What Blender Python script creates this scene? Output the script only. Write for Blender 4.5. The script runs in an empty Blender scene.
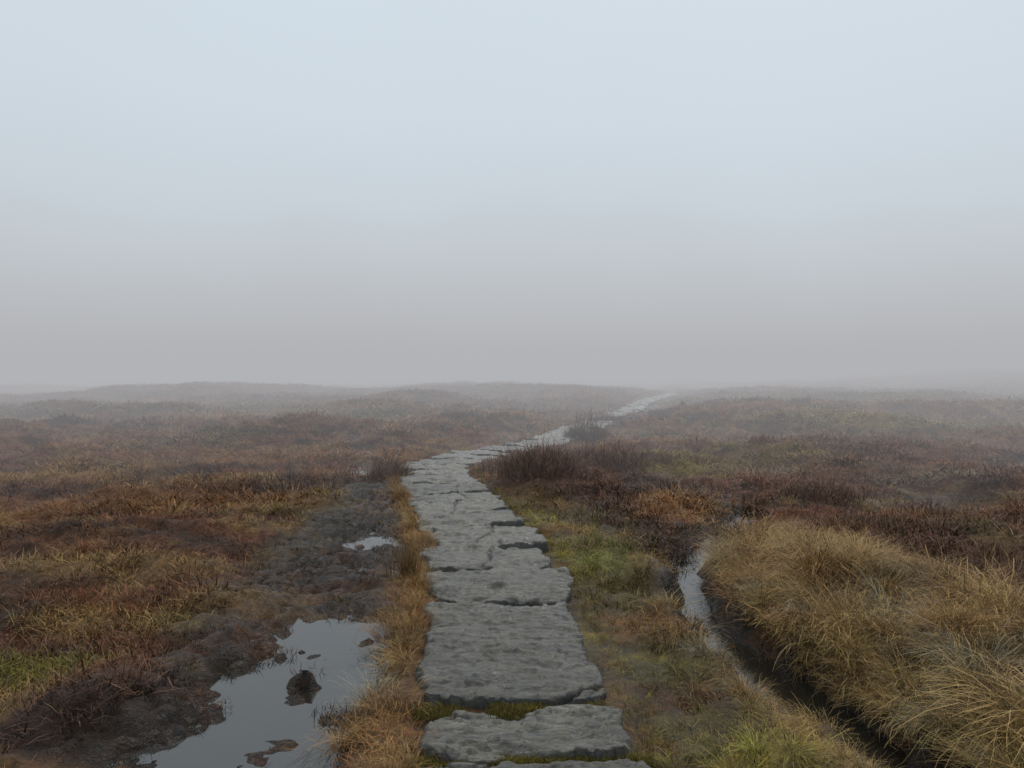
import bpy, bmesh, math, numpy as np
rng=np.random.default_rng(7)
sc=bpy.context.scene
sc.view_settings.view_transform='Standard'; sc.view_settings.look='None'; sc.view_settings.exposure=0

# ------------------------------------------------------------ noise helpers
PERM=rng.permutation(4096); VAL=rng.random(4096)
def vn(x,y,seed=0):
    xi=np.floor(x).astype(np.int64); yi=np.floor(y).astype(np.int64)
    fx=x-xi; fy=y-yi
    fx=fx*fx*fx*(fx*(fx*6-15)+10); fy=fy*fy*fy*(fy*(fy*6-15)+10)
    def h(a,b): return VAL[PERM[(PERM[(a+seed*57)&4095]+b)&4095]]
    return (h(xi,yi)*(1-fx)+h(xi+1,yi)*fx)*(1-fy)+(h(xi,yi+1)*(1-fx)+h(xi+1,yi+1)*fx)*fy
def fbm(x,y,seed=0,o=4):
    s=0;a=1;t=0
    for i in range(o):
        s=s+a*vn(x,y,seed+i*3); t+=a; a*=.5; x,y=(x*1.62-y*1.2)+17.1,(x*1.2+y*1.62)+5.3
    return s/t
def sstep(a,b,x):
    t=np.clip((x-a)/(b-a),0,1); return t*t*(3-2*t)
def pdist(x,y,P):
    best=np.full(np.shape(x),1e9)
    for i in range(len(P)-1):
        ax,ay=P[i]; bx,by=P[i+1]; dx=bx-ax; dy=by-ay
        t=np.clip(((x-ax)*dx+(y-ay)*dy)/(dx*dx+dy*dy),0,1)
        best=np.minimum(best,(x-ax-t*dx)**2+(y-ay-t*dy)**2)
    return np.sqrt(best)
def catmull(P,n=6):
    P=np.array(P,float); Q=np.vstack([2*P[0]-P[1],P,2*P[-1]-P[-2]]); out=[]
    for i in range(1,len(Q)-2):
        for t in np.linspace(0,1,n,endpoint=False):
            a,b,c,d=Q[i-1:i+3]
            out.append(.5*((2*b)+(c-a)*t+(2*a-5*b+4*c-d)*t*t+(3*b-a-3*c+d)*t**3))
    out.append(P[-1]); return np.array(out)

PATH=[(.1,-8),(.1,-3),(.1,0),(.09,2),(.08,3.1),(.04,3.7),(-.01,4.3),(-.07,5.24),(-.12,6.1),(-.20,7.0),(-.38,8.0),(-.60,9.1),(-.84,10.3),
 (-1.12,11.6),(-1.24,12.6),(-1.12,13.6),(-.70,14.6),(-.18,15.5),(.34,16.5),(.98,18.1),(1.55,19.9),(2.25,22.4),(3.4,27.0),(4.8,31),
 (6.1,36.5),(8.2,44),(10.5,51),(11.8,58),(12.4,66),(14,80),(20,110)]
PC=catmull(PATH,5)
DITCH=catmull([(1.9,-6),(1.75,0),(1.66,2.5),(1.62,3.4),(1.55,3.95),(1.46,4.4),(1.38,4.9),(1.36,5.5),(1.42,6.1),(1.56,6.85),(1.98,7.8),(2.6,8.7),(2.9,9.4)],4)
CORR=[(-1.25,2.0),(-1.25,3.6),(-1.4,5),(-1.5,6.7),(-1.62,9),(-1.95,11.5),(-3.3,16.5)]
PUD=[(-1.12,2.3),(-1.16,3.6),(-1.12,4.25),(-.98,4.8)]
def hfar(x,y):
    r=np.hypot(x,y)
    z=(fbm(x/18,y/18,40,3)-.5)*1.6*sstep(14,60,r)
    z=z+ .45*np.exp(-((x+19)/8)**2-((y-54)/10)**2)
    z=z+ 1.9*sstep(8,60,x-.2*y)*sstep(20,90,y)
    dpp=pdist(x,y,PATH)
    z=z*(.25+.75*sstep(1,10,dpp))
    z=z-.8*sstep(70,130,y)*(1-sstep(0,40,x-.3*y))-.40*sstep(40,75,y)
    return z
def height(x,y,full=False):
    r=np.hypot(x,y)
    dp=pdist(x,y,PC[::2]); dd=pdist(x,y,DITCH[::2]); dc=pdist(x,y,CORR); du=pdist(x,y,PUD)
    hf=hfar(x,y)
    n1=fbm(x/1.3,y/1.3,1,3)-.5; n2=fbm(x/.28,y/.28,9,3)-.5; n3=fbm(x/4.5,y/4.5,20,3)-.5
    n4=fbm(x/.09,y/.09,14,3)-.5
    z=.28*n1+.14*n2+.8*n3*sstep(4,14,r)+.05*n4
    hm=np.abs(fbm(x/.8,y/.8,70,2)-.5)*2
    z=z+(.10+.18*sstep(8,25,r))*(1-hm)**3*sstep(1.0,2.5,dp)
    z=z+.20*np.exp(-((x-2.35)/.58)**2-((y-5.6)/1.1)**2)+.12*np.exp(-((x-2.6)/.6)**2-((y-4.2)/.8)**2)
    z=z+.15*np.exp(-((x-.75)/.7)**2-((y-11)/1.2)**2)
    wp=sstep(.42,1.15,dp); z=-.055+.03*n2*1.0*(1-wp)+(z+.055)*wp
    kc=np.exp(-((dc+.5*n1)/.55)**2)*sstep(.55,.85,dp)*(1-.75*sstep(10.5,13,y)); z=z*(1-kc)+kc*(-.070+.022*sstep(4.9,5.6,y)+.16*n2+.07*n1+.15*n4)
    wob=du+.45*(fbm(x/.45,y/.45,33,5)-.5)
    kp=np.exp(-(np.abs(wob)/.43)**4)*sstep(.58,.75,dp); z=z*(1-kp)+kp*(-.137+.13*n2+.03*n1+.12*n4)
    isl=np.exp(-((x+1.10)/.09)**2-((y-4.12)/.12)**2)+.8*np.exp(-((x+1.28)/.1)**2-((y-4.5)/.09)**2); z=z+isl*(.06+.2*n4)
    kd=np.exp(-((dd+.15*n1+.12*n2)/(.205+.04*np.sin(y*3)))**4); z=z*(1-kd)+kd*(-.24+.10*n2)
    z=z+hf
    if full: return z,dict(dp=dp,dd=dd,dc=dc,du=du,kc=kc,kp=kp,kd=kd,n2=n2)
    return z

# ------------------------------------------------------------ colour zones (albedo)
STRAW=np.array([.48,.305,.11]); OCH=np.array([.39,.18,.055]); RUS=np.array([.29,.112,.050]); DARK=np.array([.095,.046,.028])
OLV=np.array([.20,.16,.045]); MOSS=np.array([.42,.34,.055]); PALE=np.array([.46,.41,.28]); PEAT=np.array([.022,.015,.010]); GRN=np.array([.13,.21,.05])
def mix(a,b,t): return a*(1-t[:,None])+b*t[:,None]
def zones(x,y,m):
    n=len(x); c=np.tile(RUS,(n,1))
    a=fbm(x/1.0,y/.7,101,5); b=fbm(x/3.0,y/2.0,111,4); e=fbm(x/.35,y/.35,121,3); g=fbm(x/7,y/4,131,3); h=fbm(x/.9,y/.6,141,4)
    c=mix(c,DARK,sstep(.46,.58,a)*.9)
    c=mix(c,OCH,sstep(.49,.60,b)*sstep(.40,.55,h)*.8)
    c=mix(c,STRAW,sstep(.60,.70,h)*.6)
    c=mix(c,OLV,sstep(.55,.66,g)*sstep(.42,.6,e)*.6*sstep(-1,9,y+x*.0))
    # reddish, darker bog vegetation on the near left
    nl=(1-sstep(7,12,y))*(x<-.9)*(1-sstep(.56,.68,h))
    c=mix(c,mix(np.tile(RUS*.85,(n,1)),DARK,sstep(.40,.55,e)),nl*.62)
    def el(px,py,rx,ry):
        q=((x-px)/rx)**2+((y-py)/ry)**2+ (e-.5)*2.2
        return 1-sstep(.5,1.3,q)
    for (px,py,rx,ry,col,k) in [(3.9,13,1.7,1.6,MOSS,.6),(9.9,22,3.2,2.5,MOSS,.6),(13.2,20.5,2.2,2,OLV*1.4,.9),(2.0,8.7,.6,.9,OCH,.8),(5.8,11.1,.75,.8,PALE,.9),(4.1,12.0,.5,.4,PALE,.6),
       (-2.6,4.1,.4,.35,MOSS*.6,.9),(-3.2,6.0,.9,.45,STRAW*.8,.7),(-2.1,4.9,.35,.25,OLV,.5),(-4.5,9,1.8,.7,OCH,.6),(-2.0,7.6,.35,1.6,OLV*.8,.6),(-2.2,9.8,.4,1.4,MOSS*.7,.35),(-7,24,4,2,PALE,.4),(3,17,2.5,2,OCH,.6),(-2.2,13,1,2,OCH,.7),(-6,14,2,1,OCH,.6),(-12,32,6,3,OLV,.5),(20,38,9,4,OLV,.6)]:
        c=mix(c,col,el(px,py,rx,ry)*k)
    dp,dd=m['dp'],m['dd']
    right=x>np.interp(y,PC[:,1],PC[:,0])
    vr=right*(1-sstep(.9,1.6,dp+.6*(a-.5)))*(1-sstep(8,11,y))*(x<1.45)
    c=mix(c,mix(np.tile(OLV,(n,1)),MOSS,sstep(.40,.54,a)),vr*.9)
    c=mix(c,OCH,vr*sstep(.52,.64,h)*.7)
    c=mix(c,DARK,vr*sstep(.54,.64,e)*.65)
    c=mix(c,GRN,el(.78,6.5,.2,.6)*.5); c=mix(c,GRN*.5,el(.92,4.1,.25,.25)*.5)
    vl=(~right)*(1-sstep(.60,.85,dp))*(1-sstep(11,14,y))
    c=mix(c,OCH*1.1,vl*.8); c=mix(c,STRAW,vl*sstep(.42,.57,e)*.6)
    q1=((x-2.3)/.78)**2+((y-5.6)/1.5)**2; q2=((x-2.5)/.85)**2+((y-4.1)/1.1)**2; q3=((x-2.2)/.5)**2+((y-2.6)/.9)**2
    q=np.minimum(np.minimum(q1,q2),q3)+(a-.5)*1.2
    tb=(dd>.22)*(x>1.4)*(1-sstep(.85,1.15,q))
    c=mix(c,STRAW*.9+OCH*.1,tb*.9); c=mix(c,OLV,tb*sstep(.50,.62,h)*.5); c=mix(c,DARK,tb*sstep(.52,.60,e)*.75)
    rh=(x>2.4)*(y>4)*(y<16)*(1-tb)*sstep(.36,.48,b)
    c=mix(c,np.array([.20,.072,.038]),rh*.65)
    hb=np.exp(-((x-.75)/.8)**2-((y-11)/1.3)**2); c=mix(c,np.array([.15,.065,.036]),hb*.9)
    return c,tb,vl,vr

# ------------------------------------------------------------ material helpers
def mat(name):
    m=bpy.data.materials.new(name); m.use_nodes=True; nt=m.node_tree
    return m,nt,nt.nodes,nt.links,nt.nodes['Principled BSDF']
def N(nt,t,**k):
    n=nt.nodes.new(t)
    for a,b in k.items(): setattr(n,a,b)
    return n
def math_(nt,op,a,b=None):
    n=nt.nodes.new('ShaderNodeMath'); n.operation=op
    for i,v in enumerate([a,b]):
        if v is None: continue
        if isinstance(v,(int,float)): n.inputs[i].default_value=v
        else: nt.links.new(v,n.inputs[i])
    return n.outputs[0]
def mixc(nt,f,a,b,bt='MIX'):
    n=nt.nodes.new('ShaderNodeMix'); n.data_type='RGBA'; n.blend_type=bt
    for s,v in ((n.inputs['Factor'],f),(n.inputs[6],a),(n.inputs[7],b)):
        if isinstance(v,(int,float)): s.default_value=v
        elif isinstance(v,tuple): s.default_value=v+(1,) if len(v)==3 else v
        else: nt.links.new(v,s)
    return n.outputs[2]
def noise(nt,vec,scale,det=5,rough=.6):
    n=nt.nodes.new('ShaderNodeTexNoise'); n.inputs['Scale'].default_value=scale; n.inputs['Detail'].default_value=det; n.inputs['Roughness'].default_value=rough
    nt.links.new(vec,n.inputs['Vector']); return n.outputs[0]
def ramp(nt,f,a,b,c=0,d=1):
    n=nt.nodes.new('ShaderNodeMapRange'); n.inputs[1].default_value=a; n.inputs[2].default_value=b; n.inputs[3].default_value=c; n.inputs[4].default_value=d; nt.links.new(f,n.inputs[0]); return n.outputs[0]

def add_mesh(name,V,F,mats=(),smooth=True):
    me=bpy.data.meshes.new(name)
    V=np.asarray(V,np.float32); F=np.asarray(F,np.int32)
    me.vertices.add(len(V)); me.vertices.foreach_set('co',V.ravel())
    k=F.shape[1]; me.loops.add(F.size); me.loops.foreach_set('vertex_index',F.ravel())
    me.polygons.add(len(F)); me.polygons.foreach_set('loop_start',np.arange(0,F.size,k,dtype=np.int32))
    me.update(calc_edges=True)
    me.polygons.foreach_set('use_smooth',np.full(len(F),bool(smooth)))
    for m in mats: me.materials.append(m)
    return me
def link(name,me):
    o=bpy.data.objects.new(name,me); sc.collection.objects.link(o); return o
def grid_faces(nx,ny):
    i=np.arange(nx*ny).reshape(ny,nx)
    return np.stack([i[:-1,:-1],i[:-1,1:],i[1:,1:],i[1:,:-1]],-1).reshape(-1,4)

# ------------------------------------------------------------ terrain
nx,ny=1050,1000
u=np.linspace(-1,1,nx); gx=1.7*np.sinh(6.5*u)
v=np.linspace(0,1,ny); ylo=math.asinh((-30-4.5)/2.3); yhi=math.asinh((600-4.5)/2.3)
gy=4.5+2.3*np.sinh(ylo+(yhi-ylo)*v)
X,Y=np.meshgrid(gx,gy); x=X.ravel(); y=Y.ravel()
z,m=height(x,y,True)
col,tb,vl,vr=zones(x,y,m)
wet=np.clip(m['kc']*1.4+m['kp']*1.5+m['kd']*1.4+(1-sstep(.2,.4,m['dd'])),0,1)*1.0
low=1-sstep(-.09,.0,z-hfar(x,y)); wet=np.maximum(wet,low*.7)
col=col*.6
mm=fbm(x/.3,y/.3,150,4)
col=mix(col,PEAT*1.3,np.clip(wet*1.0-.45*sstep(.5,.6,mm),0,1)*.95)
tm,nt,ns,L,P=mat('moor_ground')
ac=N(nt,'ShaderNodeAttribute',attribute_name='gcol'); aw=N(nt,'ShaderNodeAttribute',attribute_name='wet')
geo=N(nt,'ShaderNodeNewGeometry')
n1=noise(nt,geo.outputs['Position'],14,8,.7); n3=noise(nt,geo.outputs['Position'],70,4,.75)
c=mixc(nt,ramp(nt,n1,.3,.7),(.2,.18,.17),(1.7,1.55,1.35))
c2=mixc(nt,1.0,ac.outputs['Color'],c,'MULTIPLY')
c2=mixc(nt,ramp(nt,n3,.58,.72,0,.30),c2,(.24,.15,.07))
L.new(c2,P.inputs['Base Color'])
L.new(ramp(nt,aw.outputs['Fac'],0,1,.9,.22),P.inputs['Roughness'])
bsum=math_(nt,'ADD',math_(nt,'MULTIPLY',n1,.6),math_(nt,'MULTIPLY',n3,.35))
b=N(nt,'ShaderNodeBump'); b.inputs['Strength'].default_value=1; b.inputs['Distance'].default_value=.10; L.new(bsum,b.inputs['Height']); L.new(b.outputs[0],P.inputs['Normal'])
me=add_mesh('moor_terrain',np.stack([x,y,z],1),grid_faces(nx,ny),[tm])
a=me.attributes.new('gcol','FLOAT_COLOR','POINT'); a.data.foreach_set('color',np.c_[col,np.ones(len(x))].astype(np.float32).ravel())
a=me.attributes.new('wet','FLOAT','POINT'); a.data.foreach_set('value',wet.astype(np.float32))
link('moor_terrain',me)

# ------------------------------------------------------------ water
wm,nt,ns,L,P=mat('bog_water')
P.inputs['Base Color'].default_value=(.02,.018,.014,1); P.inputs['Roughness'].default_value=.03; P.inputs['IOR'].default_value=1.85
geo=N(nt,'ShaderNodeNewGeometry'); nn=noise(nt,geo.outputs['Position'],9,3,.5)
b=N(nt,'ShaderNodeBump'); b.inputs['Strength'].default_value=.12; b.inputs['Distance'].default_value=.01; L.new(nn,b.inputs['Height']); L.new(b.outputs[0],P.inputs['Normal'])
def sheet_along(poly,half,zz,name):
    V=[];F=[]
    poly=np.array(poly)
    for i,p in enumerate(poly):
        t=poly[min(i+1,len(poly)-1)]-poly[max(i-1,0)]; t=t/np.linalg.norm(t); nrm=np.array([t[1],-t[0]])
        V+= [(*(p-nrm*half),zz),(*(p+nrm*half),zz)]
        if i: F.append((2*i-2,2*i-1,2*i+1,2*i))
    link(name,add_mesh(name,V,F,[wm],False))
sheet_along(CORR[:-1]+[(-2.2,13)],.66,-.086,'bog_puddle')
sheet_along(DITCH,.36,-.170,'ditch_water')

# ------------------------------------------------------------ flagstone path
seg=np.r_[0,np.cumsum(np.hypot(*np.diff(PC,axis=0).T))]
def at(s):
    p=np.array([np.interp(s,seg,PC[:,0]),np.interp(s,seg,PC[:,1])])
    q=np.array([np.interp(s+.15,seg,PC[:,0]),np.interp(s+.15,seg,PC[:,1])])-np.array([np.interp(s-.15,seg,PC[:,0]),np.interp(s-.15,seg,PC[:,1])])
    q/=np.linalg.norm(q); return p,np.array([q[1],-q[0]])
def s_of_y(yy): return np.interp(yy,PC[:,1],seg)
HWX=[0,3.3,5,7,9,12,20,30]; HWY=[.44,.46,.505,.53,.55,.54,.52,.48]
iv=[(-6,-5.1),(-5,-4.1),(-4,-3),(-2.9,-2.1),(-2,-1.1),(-1,.1),(.18,1.2),(1.27,2.25),(2.32,3.12),(3.21,3.60),(3.73,5.24),(5.31,6.13),(6.17,6.93),(6.97,7.88),(7.92,8.62),(8.65,9.38),(9.41,10.02),(10.05,10.9)]
iv=[(s_of_y(a),s_of_y(b)) for a,b in iv]
s=iv[-1][1]+.03
while s<seg[-1]-25:
    l=rng.uniform(.45,1.15); iv.append((s,s+l)); s+=l+rng.uniform(.02,.06)
skew=rng.uniform(-.11,.11,len(iv)+1); skew[9:12]=[-.01,-.02,.03]
V=[];F=[];R=[];H=[];off=0
for k,(s0,s1) in enumerate(iv):
    (p0,n0),(p1,n1_)=at(s0),at(s1)
    t0=np.array([-n0[1],n0[0]]); t1=np.array([-n1_[1],n1_[0]])
    mid=(p0+p1)/2; hw=np.interp(mid[1],HWX,HWY)
    amp=.02 if 9<=k<=10 else .075
    j=lambda a=1: rng.uniform(-amp,amp)*a
    jj=n0*j(1.0)
    c00=p0-n0*(hw+j())+jj-t0*skew[k]+t0*j(.3); c10=p0+n0*(hw+j())+jj+t0*skew[k]+t0*j(.3)
    c01=p1-n1_*(hw+j())+jj-t1*skew[k+1]+t1*j(.3); c11=p1+n1_*(hw+j())+jj+t1*skew[k+1]+t1*j(.3)
    dist=max(mid[1],1); res=np.clip(.0022*dist,.0065,.12)
    nu=int(max(6,2*hw/res)); nv=int(max(5,(s1-s0)/res))
    U,W=np.meshgrid(np.linspace(0,1,nu),np.linspace(0,1,nv))
    P2=(1-W)[...,None]*((1-U)[...,None]*c00+U[...,None]*c10)+W[...,None]*((1-U)[...,None]*c01+U[...,None]*c11)
    cx=(U-.5)*2; cy=(W-.5)*2
    cs=[rng.uniform(.03,.16) if rng.random()<.5 else .015 for _ in range(4)]
    ck=np.where(cx<0,np.where(cy<0,cs[0],cs[1]),np.where(cy<0,cs[2],cs[3]))
    corner=1-ck*(np.abs(cx)**4*np.abs(cy)**4)
    P2=mid+(P2-mid)*corner[...,None]
    ex=fbm(P2[...,0]/.16+k*7,P2[...,1]/.16,200,5)-.5; ey=fbm(P2[...,0]/.16+k*7,P2[...,1]/.16,210,5)-.5
    lw=fbm(P2[...,0]/.40+k*3,P2[...,1]/.40,230,2)-.5; lw2=fbm(P2[...,0]/.40+k*3,P2[...,1]/.40,235,2)-.5
    P2[...,0]+=ex*.08*(np.abs(cx)**3)+lw*.13; P2[...,1]+=ey*.07*(np.abs(cy)**3)+lw2*.09
    xx,yy=P2[...,0],P2[...,1]
    # riven, layered sandstone surface: thin broken laminae with sharp risers
    wx=xx+.08*(fbm(xx/.15,yy/.15,270,2)-.5); wy=yy+.06*(fbm(xx/.12,yy/.12,275,3)-.5)
    t=fbm(wx/.45+k*11,wy/.20+k*5,240,5)*10
    fr=t-np.floor(t); ter=(np.floor(t)+sstep(.84,1,fr))/10
    edge=np.exp(-((fr-.90)/.07)**2)
    fine=fbm(wx/.13,wy/.034,265,4)
    hgt=.115*(ter-.5)+.012*(fbm(xx/.3+k,yy/.2,250,3)-.5)+.036*(fine-.5)
    ed=np.minimum(np.minimum(U,1-U)*2*hw,np.minimum(W,1-W)*(s1-s0))
    chip=fbm(xx/.07,yy/.07,280,3)
    hgt-=.008*np.exp(-ed/.007)+.024*np.exp(-ed/.03)*sstep(.5,.62,chip)
    crev=.8*edge+.6*np.exp(-ed/.007)+.9*sstep(.44,.32,fine)
    if k==10:
        pts_=[(.06,3.66),(.20,3.74),(.33,3.80),(.45,3.96),(.60,4.02)]
        dl=pdist(xx+.07*ex,yy+.07*ey,pts_)
        hgt-=.06*np.exp(-(dl/.013)**2); crev=crev+1.8*np.exp(-(dl/.015)**2)
        side=(yy<np.interp(xx,[p[0] for p in pts_],[p[1] for p in pts_]))&(xx>.06)
        hgt-=.018*side
    elif rng.random()<.40 and k!=9:
        u0=rng.uniform(.2,.8); u1=u0+rng.uniform(-.3,.3); cr_=np.abs(U-(u0+(u1-u0)*W)+.25*lw)*2*hw
        hgt-=.04*np.exp(-(cr_/.010)**2); crev=crev+1.3*np.exp(-(cr_/.014)**2)
    tilt=rng.uniform(-.014,.014)*(U-.5)*2+rng.uniform(-.016,.012)*(W-.5)*2
    base=hfar(np.array([mid[0]]),np.array([mid[1]]))[0]+rng.uniform(-.012,.012)
    Z=base+.008+hgt+tilt
    top=np.stack([xx,yy,Z],-1).reshape(-1,3); V.append(top); F.append(grid_faces(nu,nv)+off)
    idx=np.arange(nu*nv).reshape(nv,nu)
    ring=np.r_[idx[0,:],idx[1:,-1],idx[-1,-2::-1],idx[-2:0:-1,0]]
    low_=top[ring].copy(); low_[:,2]-=.11; low_[:,:2]+= (low_[:,:2]-mid)*.01
    V.append(low_); nr=len(ring); a=np.arange(nr); b_=(a+1)%nr
    F.append(np.stack([ring[a]+off,off+nu*nv+a,off+nu*nv+b_,ring[b_]+off],1))
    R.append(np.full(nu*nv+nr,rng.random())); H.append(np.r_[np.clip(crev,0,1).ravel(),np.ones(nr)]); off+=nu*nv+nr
sm,nt,ns,L,P=mat('wet_flagstone')
geo=N(nt,'ShaderNodeNewGeometry'); ar=N(nt,'ShaderNodeAttribute',attribute_name='rnd'); ah=N(nt,'ShaderNodeAttribute',attribute_name='crev')
mp=N(nt,'ShaderNodeMapping'); mp.inputs['Scale'].default_value=(1,2.6,1); L.new(geo.outputs['Position'],mp.inputs[0])
a1=noise(nt,mp.outputs[0],3.5,8,.65); a2=noise(nt,mp.outputs[0],24,8,.75); a3=noise(nt,geo.outputs['Position'],120,3,.7); a4=noise(nt,geo.outputs['Position'],5,5,.6)
c=mixc(nt,ramp(nt,a1,.36,.64),(.050,.046,.034),(.185,.172,.128))
c=mixc(nt,ramp(nt,a2,.32,.68),mixc(nt,1.0,c,(.35,.35,.35),'MULTIPLY'),mixc(nt,1.0,c,(1.5,1.5,1.5),'MULTIPLY'))
c=mixc(nt,ramp(nt,a4,.52,.70,0,.5),c,(.115,.10,.035))
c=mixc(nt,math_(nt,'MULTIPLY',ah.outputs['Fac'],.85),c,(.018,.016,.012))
vm=N(nt,'ShaderNodeVectorMath',operation='SCALE'); L.new(c,vm.inputs[0]); L.new(ramp(nt,ar.outputs['Fac'],0,1,.65,1.25),vm.inputs['Scale']); L.new(vm.outputs[0],P.inputs['Base Color'])
L.new(ramp(nt,a1,.35,.65,.35,.65),P.inputs['Roughness'])
P.inputs['Coat Weight'].default_value=.8; P.inputs['Coat IOR'].default_value=1.38; L.new(ramp(nt,a4,.35,.6,.05,.24),P.inputs['Coat Roughness'])
hs=math_(nt,'ADD',math_(nt,'MULTIPLY',a2,.9),math_(nt,'MULTIPLY',a3,.25))
b=N(nt,'ShaderNodeBump'); b.inputs['Strength'].default_value=.9; b.inputs['Distance'].default_value=.03; L.new(hs,b.inputs['Height']); L.new(b.outputs[0],P.inputs['Normal'])
b2=N(nt,'ShaderNodeBump'); b2.inputs['Strength'].default_value=.6; b2.inputs['Distance'].default_value=.018; L.new(a2,b2.inputs['Height']); L.new(b2.outputs[0],P.inputs['Coat Normal'])
me=add_mesh('flagstone_path',np.vstack(V),np.vstack(F),[sm])
a=me.attributes.new('rnd','FLOAT','POINT'); a.data.foreach_set('value',np.concatenate(R).astype(np.float32))
a=me.attributes.new('crev','FLOAT','POINT'); a.data.foreach_set('value',np.concatenate(H).astype(np.float32))
link('flagstone_path',me)

# ------------------------------------------------------------ grass (real merged blade meshes, simpler clumps farther off)
gm,nt,ns,L,P=mat('grass_blades')
ai=N(nt,'ShaderNodeAttribute',attribute_name='bcol'); L.new(ai.outputs['Color'],P.inputs['Base Color']); P.inputs['Roughness'].default_value=.6; P.inputs['Specular IOR Level'].default_value=.2

def tuft(n,rad,lmin,lmax,lean0,lean1,curl,w,levels=4,dome=0,outward=1.0,comb=0,r=rng):
    az=r.uniform(0,2*np.pi,n); rr=rad*np.sqrt(r.random(n)); ra=r.uniform(0,2*np.pi,n)
    root=np.stack([rr*np.cos(ra),rr*np.sin(ra),np.zeros(n)-.02],1)
    if dome: root[:,2]+=dome*(1-(rr/rad)**2)*r.uniform(.2,1,n)
    dirx=outward*np.cos(ra)+ (1.15-outward)*np.cos(az)+comb; diry=outward*np.sin(ra)+(1.15-outward)*np.sin(az)
    dn=np.hypot(dirx,diry)+1e-6; dirx/=dn; diry/=dn
    ln=r.uniform(lmin,lmax,n); th=r.uniform(lean0,lean1,n); cu=curl*r.uniform(.3,1.3,n)
    pos=root.copy(); pts=[pos.copy()]
    for i in range(levels-1):
        a=np.minimum(th+cu*i/(levels-1),2.6); st=ln/(levels-1)
        pos=pos+np.stack([np.sin(a)*dirx*st,np.sin(a)*diry*st,np.cos(a)*st],1)+r.normal(0,.035,(n,3))*ln[:,None]
        pts.append(pos.copy())
    tw=r.uniform(-.9,.9,n)
    sx=-diry*np.cos(tw)+dirx*np.sin(tw); sy=dirx*np.cos(tw)+diry*np.sin(tw); side=np.stack([sx,sy,np.zeros(n)],1)
    ww=w*r.uniform(.6,1.3,n)
    V=[];B=[];rb=r.random(n);rc=r.random(n)
    for i in range(levels):
        f=ww*((1-.6*i/(levels-1)) if i<levels-1 else .16)/2
        V+= [pts[i]-side*f[:,None],pts[i]+side*f[:,None]]
        B+=[np.stack([rb,np.full(n,i/(levels-1)),rc],1)]*2
    V=np.stack(V,1).reshape(-1,3); B=np.stack(B,1).reshape(-1,3)
    base=np.arange(n)*2*levels; F=[]
    for i in range(levels-1): F.append(np.stack([base+2*i,base+2*i+1,base+2*i+3,base+2*i+2],1))
    return V.astype(np.float32),np.vstack(F),B.astype(np.float32)
specs=[ # short 0-2, wiry 3-4, long 5-7, moss 8, rush 9
 dict(n=42,rad=.085,lmin=.04,lmax=.13,lean0=.3,lean1=1.4,curl=1.2,w=.0040),
 dict(n=42,rad=.10,lmin=.04,lmax=.11,lean0=.5,lean1=1.6,curl=.9,w=.0040,outward=.3),
 dict(n=38,rad=.08,lmin=.06,lmax=.17,lean0=.2,lean1=1.4,curl=1.5,w=.0038,outward=.4,comb=.3),
 dict(n=55,rad=.11,lmin=.03,lmax=.08,lean0=.2,lean1=1.7,curl=.5,w=.0046,outward=.1,dome=.06),
 dict(n=55,rad=.12,lmin=.03,lmax=.10,lean0=.1,lean1=1.7,curl=.6,w=.0044,outward=.2,dome=.07),
 dict(n=110,rad=.08,lmin=.20,lmax=.44,lean0=.05,lean1=.85,curl=2.1,w=.0038,levels=6,outward=.9),
 dict(n=110,rad=.09,lmin=.18,lmax=.40,lean0=.1,lean1=1.0,curl=2.0,w=.0036,levels=6,outward=.6,comb=-.7),
 dict(n=90,rad=.07,lmin=.20,lmax=.46,lean0=.0,lean1=.8,curl=2.3,w=.0036,levels=6,outward=.6,comb=.6),
 dict(n=70,rad=.10,lmin=.015,lmax=.045,lean0=.0,lean1=1.1,curl=.4,w=.0060,levels=2,outward=.3,dome=.02),
 dict(n=32,rad=.05,lmin=.25,lmax=.48,lean0=.0,lean1=.35,curl=.25,w=.0038,levels=4,outward=.8)]
LOD=[]
for lod,(f,wf,lv) in enumerate([(1,1,0),(.5,1.5,-1),(.26,2.2,-2)]):
    row=[]
    for q in specs:
        vs=[]
        for variant in range(4):
            q2=dict(q); q2['n']=max(8,int(q['n']*f)); q2['w']=q['w']*wf; base=q.get('levels',3); q2['levels']=max(2,base+lv) if lod<2 else (3 if base>4 else 2)
            vs.append(tuft(**q2))
        row.append(vs)
    LOD.append(row)
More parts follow.
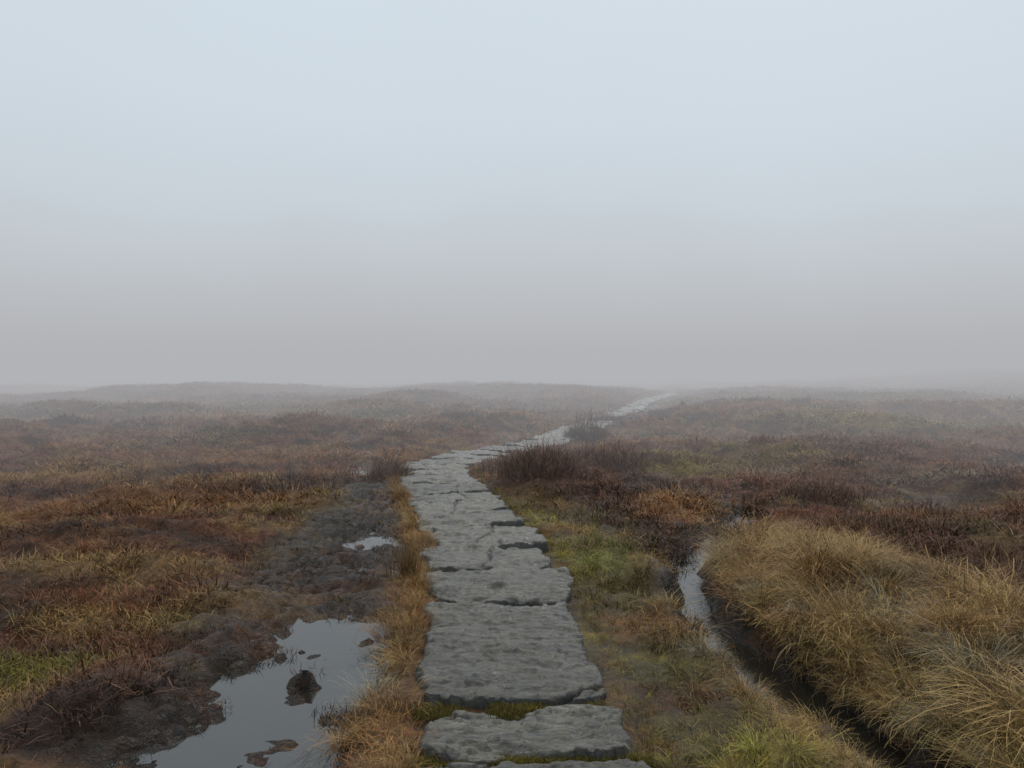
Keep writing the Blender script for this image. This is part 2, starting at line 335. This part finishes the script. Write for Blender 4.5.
def scatter(name,pos,tiltxy,rz,scl,icol,idx):
    dist=np.hypot(pos[:,0],pos[:,1]); lod=np.where(dist<8,0,np.where(dist<22,1,2)); var=rng.integers(0,4,len(pos))
    Vs=[];Fs=[];Cs=[];o_=0
    key=lod*100+idx*4+var
    for kk in np.unique(key):
        s_=key==kk; l=kk//100; i=(kk%100)//4; vv=kk%4
        V,F,B=LOD[l][i][vv]; n=s_.sum()
        c_,s__=np.cos(rz[s_]),np.sin(rz[s_]); S=scl[s_]
        lx=V[None,:,0]*S[:,0:1]; ly=V[None,:,1]*S[:,0:1]; lz=V[None,:,2]*S[:,1:2]
        X_=lx*c_[:,None]-ly*s__[:,None]; Y_=lx*s__[:,None]+ly*c_[:,None]
        X_=X_+lz*tiltxy[s_,0:1]; Y_=Y_+lz*tiltxy[s_,1:2]
        W=np.stack([X_,Y_,lz],-1)+pos[s_][:,None,:]
        Vs.append(W.reshape(-1,3).astype(np.float32))
        Fs.append((F[None]+ (np.arange(n)*len(V))[:,None,None]+o_).reshape(-1,4).astype(np.int32)); o_+=n*len(V)
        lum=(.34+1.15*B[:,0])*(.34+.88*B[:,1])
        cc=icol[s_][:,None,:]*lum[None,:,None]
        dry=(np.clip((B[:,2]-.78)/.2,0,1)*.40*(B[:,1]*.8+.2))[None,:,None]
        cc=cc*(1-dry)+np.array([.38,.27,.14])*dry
        cc=np.clip(cc,0,1); C=np.concatenate([cc,np.ones(cc.shape[:2]+(1,))],-1)
        Cs.append(C.reshape(-1,4).astype(np.float32))
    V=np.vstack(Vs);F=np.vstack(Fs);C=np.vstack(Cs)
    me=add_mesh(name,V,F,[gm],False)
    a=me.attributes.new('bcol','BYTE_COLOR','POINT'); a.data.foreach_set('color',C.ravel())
    print(name,len(F)); return link(name,me)
NP=120000
dd_=np.geomspace(1.2,115,4000); dens=np.where(dd_<6.5,1,(6.5/dd_)**1.6); cdf=np.cumsum(dens*dd_*np.gradient(dd_)); cdf/=cdf[-1]
d=np.interp(rng.random(NP),cdf,dd_); an=rng.uniform(-.76,.76,NP)
px=d*np.sin(an); py=-1.5+d*np.cos(an)
pz,m=height(px,py,True)
c,tb,vl,vr=zones(px,py,m)
rnd=rng.random(NP); e=fbm(px/.45,py/.45,301,3); e2=fbm(px/1.3,py/1.0,311,3)
zr=pz-hfar(px,py)
keep=(m['dp']>.57+.05*(rng.random(NP)-.5))
wetk=np.clip(m['kc']*1.2,0,1)
mud=((wetk>.25)|(m['kp']>.1))
keep&=~(mud&(zr<-.095)&(rnd>.03))
keep&=~((m['kp']>.1)&(rnd>.6))
keep&=~((wetk>.3)&(rng.random(NP)<wetk*.6)&(e<.60))
keep&=~(m['kd']>.3)
keep&=~((rng.random(NP)<sstep(.50,.60,e)*.65)&(tb<.3)&(d<30))
keep&=~((np.abs(px)<.35)&(py<2.6))
idx=rng.integers(0,3,NP)
lum=c.sum(1)
wiry=(e2>.46)&(tb<.3)&(vl<.3)&(vr<.3); idx=np.where(wiry&(rng.random(NP)<.85),rng.integers(3,5,NP),idx)
idx=np.where((rng.random(NP)<.04)&(d<40)&(lum>.42),rng.integers(5,8,NP),idx)
idx=np.where((vr>.4)&(rng.random(NP)<.55),8,idx)
idx=np.where((tb>.4)&(rng.random(NP)<.2),rng.integers(5,8,NP),idx)
idx=np.where(mud&(rng.random(NP)<.85),np.where(rng.random(NP)<.5,8,3),idx)
idx=np.where((vr>.4)&(rng.random(NP)<.07),rng.integers(5,8,NP),idx)
idx=np.where((rng.random(NP)<.0008)&(d<14),9,idx)
nearleft=(px<-.9)&(py<8)
s0=np.where(d<6.5,1,(d/6.5)**.62)*rng.uniform(.6,1.35,NP)*(.7+.5*sstep(.4,.65,e2))
s0*=np.where(nearleft,.82,1)
s0*=np.where(m['dp']<.75,.72,1)
s0=np.where((idx>=5)&(idx<=7)&(tb<.3),s0*.5,s0)
s0=np.where((idx>=5)&(idx<=7)&(tb>.3),s0*.75,s0)
s0=np.where(mud,s0*.6,s0)
sc2=np.stack([s0*1.25,s0*np.where(d<6.5,1,(6.5/d)**.42)],1)
br=rng.uniform(.55,1.4,NP)[:,None]*(1+rng.normal(0,.07,(NP,3)))
ic=np.clip(c*br,0,.8); ic=np.where((mud)[:,None],ic*np.where(rng.random(NP)<.35,.6,.2)[:,None],ic)
k=keep
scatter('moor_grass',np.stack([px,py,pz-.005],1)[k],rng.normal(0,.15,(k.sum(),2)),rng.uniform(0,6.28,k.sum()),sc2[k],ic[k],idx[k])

pp=[];ii=[];ss=[];cc=[];zz=[]
for s_ in np.arange(s_of_y(1.8),s_of_y(30),.022):
    p,nn_=at(s_); yy=p[1]
    if yy>12 and rng.random()<.5: continue
    for sg in (-1,1):
        if fbm(np.array([p[0]*3+sg*9]),np.array([yy/.3]),330,2)[0]<.40 and rng.random()<.8: continue
        hw=np.interp(yy,HWX,HWY)
        q=p+nn_*sg*(hw+.035+abs(rng.normal(0,.09)))
        pp.append(q); zz.append(-.055)
        if sg<0: ii.append(rng.choice([0,1,2,2,6,7],p=[.2,.15,.2,.15,.15,.15])); cc.append((STRAW if rng.random()<.5 else OCH)*rng.uniform(.45,1.15)); ss.append(rng.uniform(.5,1.0) if ii[-1]<5 else rng.uniform(.35,.65))
        else: ii.append(rng.choice([0,1,2,8,8])); cc.append((MOSS if rng.random()<.5 else (OLV if rng.random()<.6 else OCH))*rng.uniform(.5,1.1)); ss.append(rng.uniform(.4,.8))
for k_ in range(4,36):
    s_=(iv[k_][1]+iv[k_+1][0])/2; p,nn_=at(s_); wd=(iv[k_+1][0]-iv[k_][1]); tg=np.array([-nn_[1],nn_[0]])
    for t_ in np.arange(-.48,.49,.012 if wd>.085 else .06):
        if fbm(np.array([t_/.2+k_*9.]),np.array([k_*3.]),340,2)[0]<.42: continue
        for r_ in range(4 if wd>.085 else 1):
            pp.append(p+nn_*t_+tg*(skew[k_+1]*t_/.5+rng.normal(0,.26*wd))); ii.append(8); zz.append(-.03 if wd>.085 else -.045); cc.append((MOSS*.75 if rng.random()<.6 else OLV)*rng.uniform(.35,.95)); ss.append(rng.uniform(.4,.65) if wd>.085 else rng.uniform(.3,.45))
pp=np.array(pp); n=len(pp); hz=np.maximum(height(pp[:,0],pp[:,1]),np.array(zz)+hfar(pp[:,0],pp[:,1])); ss=np.array(ss)
scatter('path_edge_grass',np.c_[pp,hz],rng.normal(0,.15,(n,2)),rng.uniform(0,6.28,n),np.c_[ss,ss],np.array(cc),np.array(ii))

# straw tussocks on the bank over the ditch
tc=[]
for _ in range(500):
    qx=rng.uniform(1.7,3.4); qy=rng.uniform(2.2,7.2)
    q1=((qx-2.3)/.72)**2+((qy-5.6)/1.4)**2; q2=((qx-2.5)/.8)**2+((qy-4.1)/1.05)**2; q3=((qx-2.2)/.45)**2+((qy-2.6)/.8)**2
    if min(q1,q2,q3)>1 or any((qx-a[0])**2+(qy-a[1])**2<.27**2 for a in tc): continue
    if abs(qx-np.interp(qy,DITCH[:,1],DITCH[:,0]))<.36: continue
    tc.append((qx,qy,rng.uniform(.6,1.3)))
for yy in np.arange(2.8,6.8,.17):
    tc.append((np.interp(yy,DITCH[:,1],DITCH[:,0])+.30+rng.uniform(-.03,.06),yy,rng.uniform(.35,.75)))
for yy in np.arange(2.6,4.8,.22):
    tc.append((np.interp(yy,DITCH[:,1],DITCH[:,0])-.34+rng.uniform(-.08,.02),yy,rng.uniform(.25,.5)))
tc+= [(2.75,9.0,.5),(2.3,9.1,.5),(2.35,9.8,.5),(3.3,9.2,.6),(1.15,7.6,.4),(.95,8.6,.45),(-.76,5.9,.45),(-.78,5.1,.4),(-.78,4.5,.45),(-.76,3.9,.5),(-.76,3.4,.55),(-.82,7.3,.4),(3.7,4.7,.5),(3.9,6.1,.5),(-3.6,4.3,.3),(-2.9,6.6,.3),(2.0,8.2,.4),(3.6,12.5,.5),(4.4,13.4,.5)]
pp=[];ss=[];cc=[];ii=[]
for qx,qy,sz in tc:
    rr_=rng.random(); base=STRAW*rng.uniform(.7,1.15) if rr_<.65 else (OCH*.8+OLV*.4 if rr_<.88 else PALE*.8)
    for _ in range(4):
        pp.append((qx+rng.normal(0,.05),qy+rng.normal(0,.05))); ss.append(sz*rng.uniform(.75,1.1)); cc.append(base*rng.uniform(.75,1.15)); ii.append(rng.integers(5,8))
pp=np.array(pp); n=len(pp); ss=np.array(ss)
scatter('straw_tussock_grass',np.c_[pp,height(pp[:,0],pp[:,1])-.01],rng.normal(0,.18,(n,2)),rng.uniform(0,6.28,n),np.c_[ss,ss*.95],np.array(cc),np.array(ii))

def rushes(x0,y0,nn,spread,s_,col):
    p=np.c_[x0+rng.normal(0,spread,nn),y0+rng.normal(0,spread,nn)]; q=s_*rng.uniform(.7,1.2,nn)
    scatter('rush_clump',np.c_[p,height(p[:,0],p[:,1])],rng.normal(0,.12,(nn,2)),rng.uniform(0,6.28,nn),np.c_[q,q],np.array(col)*rng.uniform(.7,1.2,(nn,1)),np.full(nn,9))
rushes(-.80,6.0,12,.06,.78,(.22,.13,.05)); rushes(.8,6.9,10,.22,.5,(.15,.17,.05)); rushes(1.1,8.2,10,.25,.5,(.2,.17,.06)); rushes(-1.10,4.12,2,.03,.14,(.06,.05,.03))

hm_,nt,ns,L,P=mat('heather_twigs')
ab=N(nt,'ShaderNodeAttribute',attribute_name='bl'); sp=N(nt,'ShaderNodeSeparateColor'); L.new(ab.outputs['Color'],sp.inputs[0])
c=mixc(nt,sp.outputs[0],(.035,.021,.014),(.20,.09,.05)); L.new(mixc(nt,ramp(nt,sp.outputs[2],.75,1.),c,(.26,.17,.07)),P.inputs['Base Color']); P.inputs['Roughness'].default_value=.8
def bush(name,x0,y0,rad,hh,n):
    Vs=[];Fs=[];Bs=[];o_=0
    for (dx,dy,rs,hs,nf) in [(0,0,1,1,.45),(.6,.2,.6,.75,.2),(-.65,-.1,.6,.7,.2),(.1,-.6,.6,.6,.15)]:
        dx+=rng.uniform(-.3,.3); dy+=rng.uniform(-.3,.3); hs*=rng.uniform(.75,1.2)
        V,F,B=tuft(int(n*nf),rad*rs,hh*.15*hs,hh*.6*hs,0,1.2,.7,.008,levels=4,dome=hh*.5*hs,outward=.4)
        V=V+[dx*rad,dy*rad,0]; Vs.append(V);Fs.append(F+o_);Bs.append(B);o_+=len(V)
    V=np.vstack(Vs); V[:,0]+=x0; V[:,1]+=y0; V[:,2]+=height(np.array([x0]),np.array([y0]))[0]-.03
    B=np.vstack(Bs); B=np.c_[B,np.ones(len(B))]
    me=add_mesh(name,V,np.vstack(Fs),[hm_],False); a=me.attributes.new('bl','FLOAT_COLOR','POINT'); a.data.foreach_set('color',B.astype(np.float32).ravel()); link(name,me)
for bx,by,br_,bh,bn in [(.45,11.0,.58,.66,3400),(1.85,18.4,.45,.9,2000),(-1.85,11.6,.3,.5,1300),(-.1,12.2,.45,.42,1800),(1.25,12.2,.7,.5,2800),(3.1,24.5,.6,.6,2000),
   (3.6,7.6,.4,.25,2200),(4.7,8.4,.5,.3,2200),(3.9,9.8,.5,.3,2000),(5.8,7.4,.5,.3,2000),(3.5,5.6,.35,.3,2200),(4.1,6.6,.4,.3,2200),(-4.6,7.4,.4,.2,1600),(-5.6,10.5,.5,.28,1500),(-3.2,13.4,.5,.3,1500),(-9,18,.7,.4,1500),(7.5,15,.7,.4,1800),(10,13.5,.8,.35,1800)]:
    bush('heather_bush',bx,by,br_,bh,bn)

# ------------------------------------------------------------ fog bank with a hole added around the camera to keep near contrast
fm=bpy.data.materials.new('fog'); fm.use_nodes=True; nt=fm.node_tree; nt.nodes.clear()
out=nt.nodes.new('ShaderNodeOutputMaterial'); va=nt.nodes.new('ShaderNodeVolumeAbsorption'); em=nt.nodes.new('ShaderNodeEmission'); ad=nt.nodes.new('ShaderNodeAddShader')
SIG=.029
va.inputs['Color'].default_value=(0,0,0,1); va.inputs['Density'].default_value=SIG
em.inputs['Color'].default_value=(.445,.450,.470,1); em.inputs['Strength'].default_value=SIG  # added glow stands in for daylight scattered by the fog
nt.links.new(va.outputs[0],ad.inputs[0]); nt.links.new(em.outputs[0],ad.inputs[1]); nt.links.new(ad.outputs[0],out.inputs['Volume'])
ns_=64; an_=np.linspace(0,2*np.pi,ns_,endpoint=False); Vb=[]
for (r,zt) in [(10,-7),(10,5.0),(900,5.0),(900,-7)]:
    Vb.append(np.c_[r*np.cos(an_),r*np.sin(an_),np.full(ns_,zt)])
Vb=np.vstack(Vb); Fb=[]
for q in range(4):
    for i in range(ns_):
        i2=(i+1)%ns_; q2=(q+1)%4
        Fb.append((q*ns_+i,q2*ns_+i,q2*ns_+i2,q*ns_+i2))
fme=add_mesh('fog',Vb,Fb,[fm],False)
bm=bmesh.new(); bm.from_mesh(fme); bmesh.ops.recalc_face_normals(bm,faces=bm.faces); bm.to_mesh(fme); bm.free()
link('fog',fme)

# ------------------------------------------------------------ sky + sun
w=bpy.data.worlds.new('World'); sc.world=w; w.use_nodes=True; nt=w.node_tree; bg=nt.nodes['Background']
sk=nt.nodes.new('ShaderNodeTexSky'); sk.sky_type='NISHITA'; sk.sun_disc=False; sk.sun_elevation=math.radians(50); sk.sun_rotation=math.radians(20)
tc_=nt.nodes.new('ShaderNodeTexCoord'); sx=nt.nodes.new('ShaderNodeSeparateXYZ'); nt.links.new(tc_.outputs['Generated'],sx.inputs[0])
sn=nt.nodes.new('ShaderNodeTexNoise'); sn.inputs['Scale'].default_value=2.2; sn.inputs['Detail'].default_value=3; nt.links.new(tc_.outputs['Generated'],sn.inputs['Vector'])
zz_=math_(nt,'ADD',sx.outputs[2],math_(nt,'MULTIPLY',math_(nt,'SUBTRACT',sn.outputs[0],.5),.22))
rp=nt.nodes.new('ShaderNodeValToRGB'); nt.links.new(zz_,rp.inputs[0])
cr=rp.color_ramp; cr.elements[0].position=0; cr.elements[0].color=(5.2,5.35,5.65,1); cr.elements[1].position=.5; cr.elements[1].color=(6.7,7.55,8.2,1)
e_=cr.elements.new(.2); e_.color=(6.2,6.85,7.35,1)
mx=nt.nodes.new('ShaderNodeMix'); mx.data_type='RGBA'; mx.inputs[0].default_value=.94; nt.links.new(sk.outputs[0],mx.inputs[6]); nt.links.new(rp.outputs[0],mx.inputs[7])
nt.links.new(mx.outputs[2],bg.inputs[0]); bg.inputs[1].default_value=.1
sl=bpy.data.lights.new('sun','SUN'); sl.energy=1.2; sl.angle=math.radians(30); sl.color=(1,.94,.85)
so=bpy.data.objects.new('sun',sl); sc.collection.objects.link(so); so.rotation_euler=(math.radians(40),0,math.radians(160))

cam=bpy.data.cameras.new('camera'); cam.lens=36*770/1024; cam.sensor_width=36; cam.clip_end=3000; cam.clip_start=.05
co=bpy.data.objects.new('camera',cam); sc.collection.objects.link(co); co.location=(0,0,1.6); co.rotation_euler=(math.radians(90-1.04),0,0)
sc.camera=co
